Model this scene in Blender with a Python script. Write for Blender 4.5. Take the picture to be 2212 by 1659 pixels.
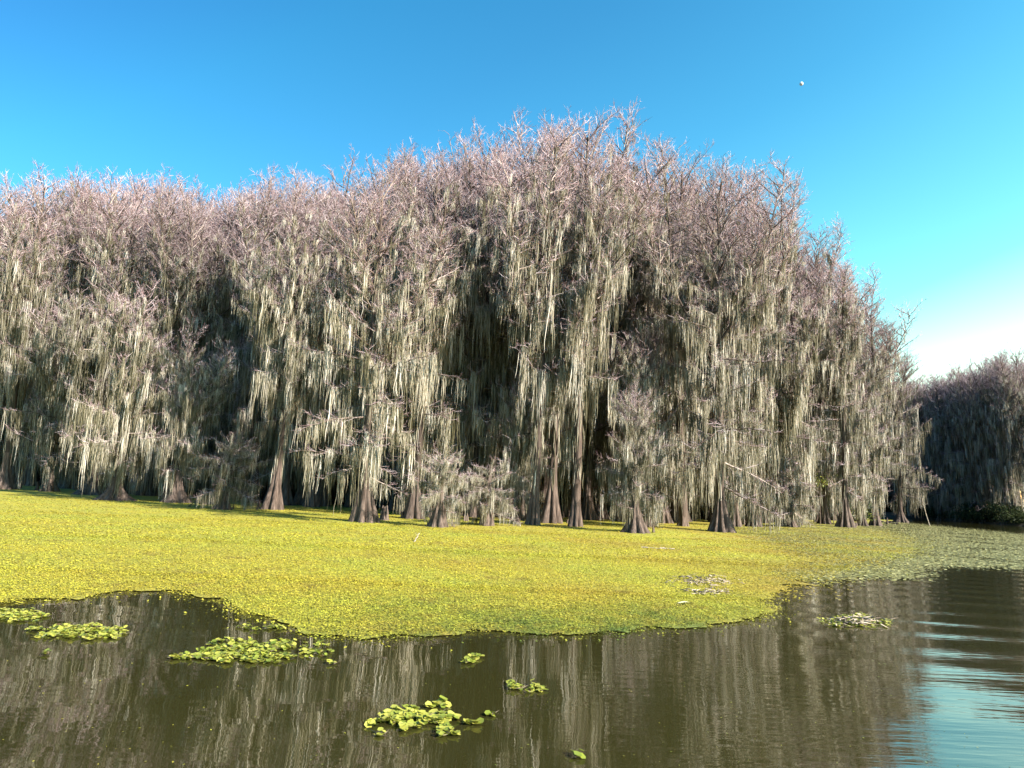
import bpy, math, random
import numpy as np
from mathutils import Matrix, Vector
for o in list(bpy.data.objects): bpy.data.objects.remove(o)
C = bpy.context.scene.collection
sc = bpy.context.scene
RNG = np.random.default_rng(7)
random.seed(7)

# ---------------------------------------------------------------- camera
CH = 1.8                                   # lens height above the water, metres
FP = 1475.5; CX, CY = 1106.0, 829.5        # focal length and centre in photo units (photo 2212 wide)
P = math.atan(227.0/FP); TH = math.atan(0.0425)
Fv = np.array([0, math.cos(P), math.sin(P)])
R0 = np.array([1.0, 0, 0]); U0 = np.array([0, -math.sin(P), math.cos(P)])
Rc = math.cos(TH)*R0 + math.sin(TH)*U0; Uc = -math.sin(TH)*R0 + math.cos(TH)*U0
cam = bpy.data.objects.new('camera', bpy.data.cameras.new('camera'))
C.objects.link(cam); sc.camera = cam
cam.data.sensor_width = 36; cam.data.lens = FP/2212*36
cam.data.clip_start = 0.1; cam.data.clip_end = 6000
cam.matrix_world = Matrix(((Rc[0], Uc[0], -Fv[0], 0), (Rc[1], Uc[1], -Fv[1], 0), (Rc[2], Uc[2], -Fv[2], CH), (0, 0, 0, 1)))

# ---------------------------------------------------------------- sky and sun
SUN_EL = math.radians(33); SUN_AZ = math.radians(126)     # azimuth clockwise from +Y (the view)
w = bpy.data.worlds.new("World"); sc.world = w; w.use_nodes = True
wn = w.node_tree.nodes; wl = w.node_tree.links
bg = wn['Background']; sky = wn.new('ShaderNodeTexSky'); sky.sky_type = 'NISHITA'
sky.sun_disc = False; sky.sun_elevation = SUN_EL; sky.sun_rotation = SUN_AZ
sky.air_density = 1.25; sky.dust_density = 0.7; sky.ozone_density = 1.6; sky.altitude = 0
hs = wn.new('ShaderNodeHueSaturation'); hs.inputs['Hue'].default_value = 0.482
hs.inputs['Saturation'].default_value = 1.3; hs.inputs['Value'].default_value = 1.0
wl.new(sky.outputs[0], hs.inputs['Color'])
# the clear winter sky pales towards the sun side and the horizon
wtc = wn.new('ShaderNodeTexCoord'); dt = wn.new('ShaderNodeVectorMath'); dt.operation = 'DOT_PRODUCT'
dt.inputs[1].default_value = (0.55*math.sin(math.radians(75)), 0.55*math.cos(math.radians(75)), -0.9)
wl.new(wtc.outputs['Generated'], dt.inputs[0])
wmr = wn.new('ShaderNodeMapRange'); wmr.inputs[1].default_value = -0.54-0.3; wmr.inputs[2].default_value = -0.54+0.9
wl.new(dt.outputs['Value'], wmr.inputs[0]); wr = wn.new('ShaderNodeValToRGB'); el = wr.color_ramp.elements
while len(el) < 6: el.new(0.5)
for e_, (f_, c_) in zip(el, [(-0.25, (.26, .47, .78)), (0.0, (.34, .72, .85)), (0.15, (.40, .76, .88)), (0.37, (.52, .93, .98)), (0.68, (.95, 1.30, 1.07)), (0.86, (2.6, 1.9, 1.25))]):
    e_.position = (f_+0.3)/1.2; e_.color = (c_[0]/4, c_[1]/4, c_[2]/4, 1)
wl.new(wmr.outputs[0], wr.inputs[0])
wsc = wn.new('ShaderNodeVectorMath'); wsc.operation = 'SCALE'; wsc.inputs['Scale'].default_value = 4; wl.new(wr.outputs[0], wsc.inputs[0])
wml = wn.new('ShaderNodeVectorMath'); wml.operation = 'MULTIPLY'; wl.new(hs.outputs[0], wml.inputs[0]); wl.new(wsc.outputs[0], wml.inputs[1]); wl.new(wml.outputs[0], bg.inputs[0])
bg.inputs[1].default_value = 0.098
sl = bpy.data.lights.new('sun', 'SUN'); sl.energy = 5.0; sl.angle = math.radians(0.5); sl.color = (1, 0.93, 0.82)
so = bpy.data.objects.new('sun', sl); C.objects.link(so)
sd = Vector((math.sin(SUN_AZ)*math.cos(SUN_EL), math.cos(SUN_AZ)*math.cos(SUN_EL), math.sin(SUN_EL)))
so.rotation_euler = sd.to_track_quat('Z', 'Y').to_euler(); so.location = (60, -20, 60)
sc.view_settings.view_transform = 'Standard'; sc.view_settings.look = 'None'
sc.view_settings.exposure = 1.62; sc.view_settings.gamma = 1
sc.render.engine = 'CYCLES'
sc.cycles.max_bounces = 6; sc.cycles.diffuse_bounces = 1; sc.cycles.glossy_bounces = 3
sc.cycles.transparent_max_bounces = 4; sc.cycles.transmission_bounces = 3

# ---------------------------------------------------------------- pixel <-> world
def ground(px, py, z=0.0):
    v = Fv + (px-CX)/FP*Rc - (py-CY)/FP*Uc
    t = (z-CH)/v[2]
    return (v[0]*t, v[1]*t)
def proj(x, y, z):
    d = np.array([x, y, z-CH]); q = d@Fv
    return CX + FP*(d@Rc)/q, CY - FP*(d@Uc)/q
def height_at(x, y, py):
    lo, hi = 0.0, 60.0
    for _ in range(30):
        m = (lo+hi)/2
        if proj(x, y, m)[1] > py: lo = m
        else: hi = m
    return lo
def sky_height(x, y, extra=0.0):
    px = proj(x, y, 15)[0]; H = 15
    for _ in range(4):
        w_ = 0 if extra < 0 else 30; H = height_at(x, y, max(interp(SKY, px), interp(SKY, px-w_)-30, interp(SKY, px+w_)-22)+extra); px = proj(x, y, H)[0]
    return H
def interp(pts, x):
    return float(np.interp(x, [p[0] for p in pts], [p[1] for p in pts]))

# ---------------------------------------------------------------- mesh helpers
def build(name, verts, faces, mat, parent=None, attr=None, smooth=False):
    """verts (N,3); faces list of int arrays (M,k), k = 3 or 4"""
    me = bpy.data.meshes.new(name)
    verts = np.asarray(verts, dtype=np.float32)
    me.vertices.add(len(verts)); me.vertices.foreach_set('co', verts.ravel())
    faces = [f for f in faces if len(f)]
    tot = sum(f.size for f in faces); n = sum(len(f) for f in faces)
    me.loops.add(tot); me.polygons.add(n)
    me.loops.foreach_set('vertex_index', np.concatenate([f.ravel() for f in faces]).astype(np.int32))
    cnt = np.concatenate([np.full(len(f), f.shape[1]) for f in faces])
    st = np.concatenate([[0], np.cumsum(cnt)[:-1]]).astype(np.int32)
    me.polygons.foreach_set('loop_start', st)
    if smooth: me.polygons.foreach_set('use_smooth', np.ones(n, dtype=bool))
    me.update(calc_edges=True)
    if attr is not None:
        a = me.attributes.new('tint', 'FLOAT', 'POINT'); a.data.foreach_set('value', np.asarray(attr, dtype=np.float32))
    me.materials.append(mat)
    o = bpy.data.objects.new(name, me); C.objects.link(o)
    if parent is not None: o.parent = parent
    return o
def tubes(Pp, Rr, sides, cap=False, flat=False):
    """Pp (N,K,3) centre lines, Rr (N,K) radii -> verts, quads, strand index per vertex"""
    N, K, _ = Pp.shape
    if N == 0: return np.zeros((0, 3)), np.zeros((0, 4), int), np.zeros(0, int)
    if flat:
        t = np.tile(np.array([0, 0, 1.0]), (N, 1))
    else:
        t = Pp[:, -1]-Pp[:, 0]; t /= np.linalg.norm(t, axis=1, keepdims=True)+1e-9
    h = np.where(np.abs(t[:, 2:3]) < 0.9, np.array([[0, 0, 1.0]]), np.array([[1.0, 0, 0]]))
    a = np.cross(t, h); a /= np.linalg.norm(a, axis=1, keepdims=True)+1e-9
    b = np.cross(t, a)
    ph = RNG.uniform(0, 6.283, (N, 1))
    ang = ph + np.arange(sides)/sides*2*math.pi
    off = np.cos(ang)[:, :, None]*a[:, None, :] + np.sin(ang)[:, :, None]*b[:, None, :]      # N,S,3
    V = Pp[:, :, None, :] + Rr[:, :, None, None]*off[:, None, :, :]                           # N,K,S,3
    idx = np.arange(N*K*sides).reshape(N, K, sides)
    nx = np.roll(idx, -1, axis=2)
    Q = np.stack([idx[:, :-1], nx[:, :-1], nx[:, 1:], idx[:, 1:]], axis=-1).reshape(-1, 4)
    sid = np.repeat(np.arange(N), K*sides)
    return V.reshape(-1, 3), Q, sid
def spikes(A, B, r):
    """three sided cones from A to B"""
    N = len(A); t = B-A; t = t/(np.linalg.norm(t, axis=1, keepdims=True)+1e-9)
    h = np.where(np.abs(t[:, 2:3]) < 0.9, np.array([[0, 0, 1.0]]), np.array([[1.0, 0, 0]]))
    a = np.cross(t, h); a /= np.linalg.norm(a, axis=1, keepdims=True)+1e-9
    b = np.cross(t, a); V = np.zeros((N, 4, 3))
    for k in range(3):
        an = k*2.0944; V[:, k] = A + r[:, None]*(math.cos(an)*a+math.sin(an)*b)
    V[:, 3] = B
    i = np.arange(N)*4
    F = np.concatenate([np.stack([i, i+1, i+3], 1), np.stack([i+1, i+2, i+3], 1), np.stack([i+2, i, i+3], 1)])
    return V.reshape(-1, 3), F, np.repeat(np.arange(N), 4)
class Soup:
    def __init__(s): s.v = []; s.q = []; s.t = []; s.a = []; s.n = 0
    def add(s, V, F, a=None):
        if len(V) == 0: return
        (s.q if F.shape[1] == 4 else s.t).append(F+s.n); s.v.append(V); s.n += len(V)
        s.a.append(a if a is not None else np.full(len(V), 0.5))
    def make(s, name, mat, parent=None, smooth=False):
        fs = []
        if s.q: fs.append(np.concatenate(s.q))
        if s.t: fs.append(np.concatenate(s.t))
        return build(name, np.concatenate(s.v), fs, mat, parent, np.concatenate(s.a), smooth)
def tag(o, label=None, cat=None, group=None, kind=None):
    if label: o['label'] = label
    if cat: o['category'] = cat
    if group: o['group'] = group
    if kind: o['kind'] = kind
    return o
def empty(name, loc=(0, 0, 0), rz=0):
    o = bpy.data.objects.new(name, None); C.objects.link(o); o.empty_display_size = 0.3
    o.location = loc; o.rotation_euler = (0, 0, rz); return o

# ---------------------------------------------------------------- materials
def mat(name, stops, rough=0.9, noise=None, transl=0.0, spec=0.2, bump=None, obj_var=0.0):
    """colour ramp over the per-vertex tint, multiplied by object-space noise variation"""
    m = bpy.data.materials.new(name); m.use_nodes = True
    n = m.node_tree.nodes; l = m.node_tree.links; bs = n['Principled BSDF']
    at = n.new('ShaderNodeAttribute'); at.attribute_name = 'tint'
    r = n.new('ShaderNodeValToRGB'); el = r.color_ramp.elements
    while len(el) < len(stops): el.new(0.5)
    for e, (p, c) in zip(el, stops): e.position = p; e.color = (*c, 1)
    l.new(at.outputs['Fac'], r.inputs[0]); col = r.outputs[0]
    if noise:
        tc = n.new('ShaderNodeTexCoord'); mp = n.new('ShaderNodeMapping'); mp.inputs['Scale'].default_value = noise[0]
        tx = n.new('ShaderNodeTexNoise'); tx.inputs['Scale'].default_value = 1; tx.inputs['Detail'].default_value = 5
        l.new(tc.outputs['Object'], mp.inputs[0]); l.new(mp.outputs[0], tx.inputs[0])
        mr = n.new('ShaderNodeMapRange'); mr.inputs[1].default_value = 0.3; mr.inputs[2].default_value = 0.7
        mr.inputs[3].default_value = noise[1]; mr.inputs[4].default_value = noise[2]
        l.new(tx.outputs[0], mr.inputs[0])
        mx = n.new('ShaderNodeVectorMath'); mx.operation = 'SCALE'
        l.new(col, mx.inputs[0]); l.new(mr.outputs[0], mx.inputs['Scale']); col = mx.outputs[0]
        if bump:
            bp = n.new('ShaderNodeBump'); bp.inputs['Strength'].default_value = 1; bp.inputs['Distance'].default_value = bump
            l.new(tx.outputs[0], bp.inputs['Height']); l.new(bp.outputs[0], bs.inputs['Normal'])
    if obj_var:
        oi = n.new('ShaderNodeObjectInfo'); mr = n.new('ShaderNodeMapRange')
        mr.inputs[3].default_value = 1-obj_var; mr.inputs[4].default_value = 1+obj_var
        l.new(oi.outputs['Random'], mr.inputs[0]); mx = n.new('ShaderNodeVectorMath'); mx.operation = 'SCALE'
        l.new(col, mx.inputs[0]); l.new(mr.outputs[0], mx.inputs['Scale']); col = mx.outputs[0]
    l.new(col, bs.inputs['Base Color']); bs.inputs['Roughness'].default_value = rough
    bs.inputs['Specular IOR Level'].default_value = spec
    if transl:
        tr = n.new('ShaderNodeBsdfTranslucent'); ms = n.new('ShaderNodeMixShader'); ms.inputs[0].default_value = transl
        l.new(col, tr.inputs[0]); l.new(bs.outputs[0], ms.inputs[1]); l.new(tr.outputs[0], ms.inputs[2])
        l.new(ms.outputs[0], n['Material Output'].inputs[0])
    return m
M_bark = mat('cypress_bark', [(0, (0.07, 0.05, 0.04)), (0.6, (0.16, 0.12, 0.10)), (1, (0.40, 0.33, 0.29))], 0.9, ((9, 9, 0.8), 0.5, 1.35), bump=0.05, obj_var=0.15)
M_twig = mat('winter_twigs', [(0, (0.13, 0.075, 0.08)), (0.5, (0.28, 0.185, 0.195)), (1, (0.60, 0.50, 0.51))], 0.7, spec=0.4, obj_var=0.25)
M_moss = mat('spanish_moss', [(0, (0.06, 0.054, 0.025)), (0.4, (0.20, 0.18, 0.118)), (0.75, (0.385, 0.345, 0.265)), (1, (0.64, 0.59, 0.51))], 0.9, transl=0.12, obj_var=0.18)
M_leaf = mat('green_leaves', [(0, (0.02, 0.03, 0.01)), (0.6, (0.04, 0.055, 0.018)), (1, (0.08, 0.095, 0.03))], 0.6, transl=0.3)
M_pine = mat('pine_needles', [(0, (0.015, 0.05, 0.02)), (1, (0.04, 0.1, 0.035))], 0.6, transl=0.2)
M_hya = mat('floating_leaves', [(0, (0.13, 0.08, 0.025)), (0.12, (0.07, 0.11, 0.015)), (0.5, (0.20, 0.235, 0.03)), (1, (0.40, 0.38, 0.07))], 0.35, spec=0.5, transl=0.25)
M_wood = mat('dead_wood', [(0, (0.16, 0.12, 0.09)), (1, (0.42, 0.35, 0.27))], 0.85, ((6, 6, 6), 0.6, 1.3), bump=0.01)

# ---------------------------------------------------------------- tree generator
def wander(p0, d, L, K, wob, up):
    """one curved branch line of K points"""
    pts = [p0]; d = d/np.linalg.norm(d); s = L/(K-1)
    for _ in range(K-1):
        d = d + RNG.normal(0, wob, 3) + np.array([0, 0, up]); d /= np.linalg.norm(d)
        pts.append(pts[-1]+d*s)
    return np.array(pts)
def lerp_line(line, t):
    K = len(line)-1; x = min(max(t, 0), 0.9999)*K; i = int(x); return line[i]+(line[i+1]-line[i])*(x-i), line[i+1]-line[i]

def make_tree(H, Rt, zc, Lmax, prof, elev, nlimb, moss_n, moss_len, moss_top, leaders=0, twig_k=1.0, lean=0.02, moss_w=1.0, name='cypress_tree', flat=0.0):
    root = empty(name)
    wood = Soup(); tw = Soup(); ms = Soup()
    K = 12
    z = np.linspace(0, H*0.97, K); xy = np.cumsum(RNG.normal(0, lean*H/K, (K, 2)), axis=0); xy[0] = 0; xy[1] *= 0.3
    trunk = np.column_stack([xy, z]); rr = Rt*(1-z/H)**0.65+0.015
    V, Q, s = tubes(trunk[None], rr[None], 9, flat=True); wood.add(V, Q, np.full(len(V), 0.08))
    stems = [(trunk, Rt, zc, 1.0)]
    for k in range(leaders):
        t0 = RNG.uniform(max(zc, 0.35), 0.7); p, _ = lerp_line(trunk, t0)
        az = RNG.uniform(0, 6.283); L = (H-p[2])*RNG.uniform(0.75, 1.0)
        ln = wander(p, np.array([math.cos(az)*0.62, math.sin(az)*0.62, 0.9]), L, 8, 0.07, 0.16)
        r0 = Rt*(1-t0)**0.8*0.7
        V, Q, s = tubes(ln[None], (r0*(1-np.linspace(0, 1, 8)*0.9))[None], 6); wood.add(V, Q, np.full(len(V), 0.08))
        stems.append((ln, r0, 0.15, 0.6))
    limbs = []; lr = []
    for (st, r0, z0, sc_) in stems:
        n = int(nlimb*sc_)
        for i in range(n):
            t = z0+(1-z0)*((i+RNG.uniform(0, 1))/n)**0.85; t = min(t, 0.99)
            p, _ = lerp_line(st, t); hz = p[2]/H
            L = Lmax*interp(prof, hz)*RNG.uniform(0.55, 1.15)*(1 if sc_ == 1 else 0.7)
            e = math.radians(interp(elev, hz)+RNG.normal(0, 11)); az = i*2.4+RNG.normal(0, 0.5)
            d = np.array([math.cos(az)*math.cos(e), math.sin(az)*math.cos(e), math.sin(e)])
            limbs.append(wander(p, d, L, 7, 0.10, 0.035 if hz > 0.5 else -0.01)); lr.append(0.014+0.016*L*(1-0.3*hz))
    limbs = np.array(limbs); lr = np.array(lr)
    V, Q, s = tubes(limbs, lr[:, None]*(1-np.linspace(0, 1, 7)*0.85), 4); tint = RNG.uniform(0.0, 1.0, len(limbs))[s]; wood.add(V, Q, tint)
    subs = []
    for ln, r in zip(limbs, lr):
        L = np.linalg.norm(ln[-1]-ln[0]); n = max(5, int(L*3.6))
        for j in range(n):
            t = 0.12+0.88*(j+RNG.uniform(0, 1))/n; p, d = lerp_line(ln, t); d = d/np.linalg.norm(d)
            side = np.cross(d, [0, 0, 1]); side /= np.linalg.norm(side)+1e-6; sg = 1 if j % 2 else -1
            dd = d*0.9+side*sg*RNG.uniform(0.5, 1.0)+np.array([0, 0, RNG.normal(0.12, 0.3)*(1-flat)])
            l = (0.30*(1-t)*L+0.35)*RNG.uniform(0.6, 1.3)
            subs.append(wander(p, dd, l, 4, 0.12, 0.03))
    subs = np.array(subs)
    V, Q, s = tubes(subs, np.full((len(subs), 1), 0.014)*np.array([[1.15, 0.9, 0.7, 0.35]]), 3); tint = RNG.uniform(0.2, 1.0, len(subs))[s]; tw.add(V, Q, tint)
    # twigs and twiglets
    nt = int(len(subs)*3.3*twig_k); i = RNG.integers(0, len(subs), nt); t = RNG.uniform(0.15, 1, nt)
    x = np.minimum(t*3, 2.999); k = x.astype(int); f = (x-k)[:, None]
    A = subs[i, k]*(1-f)+subs[i, k+1]*f; D = subs[i, k+1]-subs[i, k]; D /= np.linalg.norm(D, axis=1, keepdims=True)
    D = D+RNG.normal(0, 0.55, (nt, 3))+np.array([0, 0, 0.15]); D /= np.linalg.norm(D, axis=1, keepdims=True)
    Lt = RNG.uniform(0.15, 0.5, nt)[:, None]
    Mid = A+D*Lt*0.5+RNG.normal(0, 0.02, (nt, 3)); B = A+D*Lt+RNG.normal(0, 0.03, (nt, 3))+np.array([0, 0, 0.03])
    V, Q, s = tubes(np.stack([A, Mid, B], 1), np.array([[0.009, 0.007, 0.003]])*np.ones((nt, 1)), 3)
    tv = RNG.uniform(0, 1, nt); tw.add(V, Q, tv[s])
    n2 = int(nt*2.0); j = RNG.integers(0, nt, n2); u = RNG.uniform(0.1, 1, n2)[:, None]
    A2 = A[j]*(1-u)+B[j]*u; D2 = D[j]*0.7+RNG.normal(0, 0.6, (n2, 3)); D2 /= np.linalg.norm(D2, axis=1, keepdims=True)
    V, F, s = spikes(A2, A2+D2*RNG.uniform(0.06, 0.22, (n2, 1)), np.full(n2, 0.0062)); tw.add(V, F, RNG.uniform(0, 1, n2)[s])
    # hanging moss in clumps along limbs and side branches
    nc = int(moss_n*2.1)//13
    allb = [(l, 1.4) for l in limbs]+[(s_, 0.45) for s_ in subs]
    wgt = np.array([np.linalg.norm(l[-1]-l[0])*q*(1 if l[0][2]/H < moss_top else 0.0+max(0, 1-(l[0][2]/H-moss_top)/(1-moss_top)*1.25)**1.6)*(0.5+l[0][2]/H if l[0][2]/H < 0.3 else 1) for l, q in allb])
    ch = RNG.choice(len(allb), nc, p=wgt/wgt.sum())
    An = []; Ln = []; Tn = []; Wn = []
    for c in ch:
        l = allb[c][0]; t0 = RNG.uniform(0.03, 0.97); cl = min(RNG.gamma(2.2, moss_len/2.2)*interp([(0, 1.9), (0.45, 1.7), (0.65, 1.0), (0.8, 0.55), (1, 0.4)], l[0][2]/H)+0.12, 3.4); tc_ = np.clip(RNG.normal(0.5, 0.27), 0, 1)
        hz = l[0][2]/H
        if hz > moss_top: cl *= 0.7
        m = RNG.integers(6, 22)
        for _ in range(m):
            dt = RNG.normal(0, 0.085); p, _d = lerp_line(l, t0+dt)
            p = p+RNG.normal(0, 0.05, 3); An.append(p); Ln.append(min(cl*math.exp(-(dt/0.14)**2)*RNG.uniform(0.35, 1.1)+0.12, p[2]*0.93+0.02))
            Tn.append(np.clip(tc_+RNG.normal(0, 0.2), 0, 1)); Wn.append(RNG.uniform(0.45, 1.3))
    # moss clinging to the trunk and the forks
    for _ in range(int(moss_n*0.05)):
        st, r0, z0, sc_ = stems[0] if RNG.uniform() < 0.6 else stems[int(RNG.integers(0, len(stems)))]
        t0 = RNG.uniform(0.13 if sc_ == 1 else 0.0, 0.8); p, _d = lerp_line(st, t0); a_ = RNG.uniform(0, 6.283); rd = r0*(1-t0)**0.65+RNG.uniform(0, 0.12)
        p = p+np.array([math.cos(a_), math.sin(a_), 0])*rd; An.append(p); Ln.append(min(RNG.gamma(2, 0.5)+0.2, p[2]*0.9)); Tn.append(np.clip(RNG.normal(0.5, 0.25), 0, 1)); Wn.append(RNG.uniform(0.8, 1.8))
    An = np.array(An); Ln = np.array(Ln); Tn = np.array(Tn); Wn = np.array(Wn); N = len(An)
    ts = np.array([0, 0.18, 0.5, 0.8, 1.0]); prf = np.array([0.35, 0.9, 1.0, 0.6, 0.1])
    Pm = An[:, None, :]-np.array([0, 0, 1.0])*(ts[None, :, None]*Ln[:, None, None])
    wv = np.cumsum(RNG.normal(0, 0.03, (N, 5, 2)), axis=1)*np.sqrt(Ln)[:, None, None]; Pm[:, :, :2] += wv
    Rm = prf[None]*RNG.uniform(0.5, 1.5, (N, 5))*(0.0155*Wn*np.sqrt(np.clip(Ln, 0.35, 1.6)))[:, None]*moss_w
    V, Q, s = tubes(Pm, Rm, 3, flat=True); ms.add(V, Q, np.clip(Tn[s]+RNG.normal(0, 0.06, len(s)), 0, 1))
    root['top'] = float(np.percentile(np.concatenate(tw.v)[:, 2], 99.9))
    wood.make('trunk', M_bark, root); tw.make('crown', M_twig, root); ms.make('hanging_moss', M_moss, root)
    return root

PROF_T = [(0, 0.7), (0.2, 0.85), (0.45, 1.0), (0.7, 1.0), (0.88, 0.85), (1, 0.55)]
EL_T = [(0, -14), (0.3, 2), (0.55, 22), (0.75, 40), (1, 58)]
PROF_D = [(0, 0.6), (0.35, 1.0), (0.7, 0.95), (1, 0.4)]
EL_D = [(0, -18), (0.4, -4), (0.8, 8), (1, 30)]
protos = {'tall': [], 'mid': [], 'dwarf': []}
for k in range(10):
    protos['tall'].append((make_tree(22, RNG.uniform(0.17, 0.26), 0.34 if k in (0, 2, 6, 7) else 0.12, RNG.uniform(4.0, 4.8) if k in (1, 4) else RNG.uniform(2.3, 3.3), PROF_T, EL_T, 58, 6000, RNG.uniform(0.75, 1.1), RNG.uniform(0.55, 0.74), leaders=int(RNG.integers(3, 7))), 22))
for k in range(4):
    protos['mid'].append((make_tree(14, RNG.uniform(0.16, 0.24), 0.14, RNG.uniform(2.5, 3.8), PROF_T, EL_T, 46, 6500, 0.85, 0.86, leaders=2), 14))
for k in range(4):
    protos['dwarf'].append((make_tree(6.5, 0.20, 0.24, RNG.uniform(3.2, 4.4), PROF_D, EL_D, 24, 4200, 0.65, 0.97, leaders=1, twig_k=0.85, moss_w=0.8, flat=0.4), 6.5))

# ---------------------------------------------------------------- fluted swollen base
def buttress(rb, rt, h, parent, seed, k=None):
    r = np.random.default_rng(seed); n = 54; m = 16
    th = np.arange(n)/n*2*math.pi; t = np.linspace(0, 1, m)
    k = k or int(r.integers(5, 9)); ph = r.uniform(0, 6.28, 3); pw = r.uniform(1.9, 3.0)
    V = []
    for i, tt in enumerate(t):
        base = rt+(rb-rt)*(1-tt)**pw
        warp = th+0.25*np.sin(2*th+ph[1])+0.1*tt
        fl = np.abs(np.sin(k*warp/2+ph[0]))**0.6; fl2 = np.abs(np.sin(k*1.5*warp+ph[2]))
        a = 0.55*(1-tt)**0.7
        rad = base*(1-a+a*1.45*fl+0.10*(fl2-0.5)*(1-tt*0.6))*(1+0.12*np.sin(th+ph[2])*(1-tt))
        zz = tt*h
        V.append(np.column_stack([rad*np.cos(th), rad*np.sin(th), np.full(n, zz-0.1)]))
    V = np.concatenate(V); idx = np.arange(m*n).reshape(m, n); nx = np.roll(idx, -1, axis=1)
    Q = np.stack([idx[:-1], nx[:-1], nx[1:], idx[1:]], -1).reshape(-1, 4)
    return build('buttress', V, [Q], M_bark, parent, np.clip(0.22+r.normal(0, 0.15, len(V)), 0, 1), smooth=True)

used = set()
def place(kind, idx, x, y, H, label, group=None, rb=0.75, hb=3.0, rz=None, lean=(0, 0), cat='cypress tree', name='cypress_tree', wx=1.0, seed=0, share_b=None):
    src, H0 = protos[kind][idx % len(protos[kind])]
    H0 = src['top']
    s = H/H0
    if src.name in used:
        root = src.copy(); C.objects.link(root)
        for ch in [c for c in bpy_children[src.name]]:
            c = ch.copy(); C.objects.link(c); c.parent = root
    else:
        root = src; used.add(src.name)
    root.location = (x, y, 0); root.scale = (s*wx, s*wx, s)
    root.rotation_euler = (lean[0], lean[1], RNG.uniform(0, 6.283) if rz is None else rz)
    sx = s*wx
    if share_b is None:
        b = buttress(rb/sx, 0.17*rb/sx+0.09, hb/s, root, seed); 
    else:
        b = share_b.copy(); C.objects.link(b); b.parent = root
    tag(root, label, cat, group)
    return root
bpy_children = {}
for kk in protos:
    for (r, h) in protos[kk]:
        bpy_children[r.name] = [o for o in bpy.data.objects if o.parent == r]

SKY = [(-400, 310), (0, 380), (60, 370), (150, 370), (210, 392), (290, 360), (350, 384), (400, 384), (470, 398), (510, 374), (560, 386), (620, 372), (700, 402), (770, 385), (830, 355),
       (900, 322), (970, 290), (1060, 262), (1110, 275), (1150, 282), (1215, 235), (1290, 300), (1350, 298), (1420, 315), (1480, 308), (1560, 338), (1640, 385), (1700, 432), (1740, 482),
       (1800, 550), (1860, 595), (1920, 645), (1965, 700), (1985, 740), (2020, 790), (2070, 768), (2150, 735), (2212, 700), (2500, 640)]
taken = []
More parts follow.
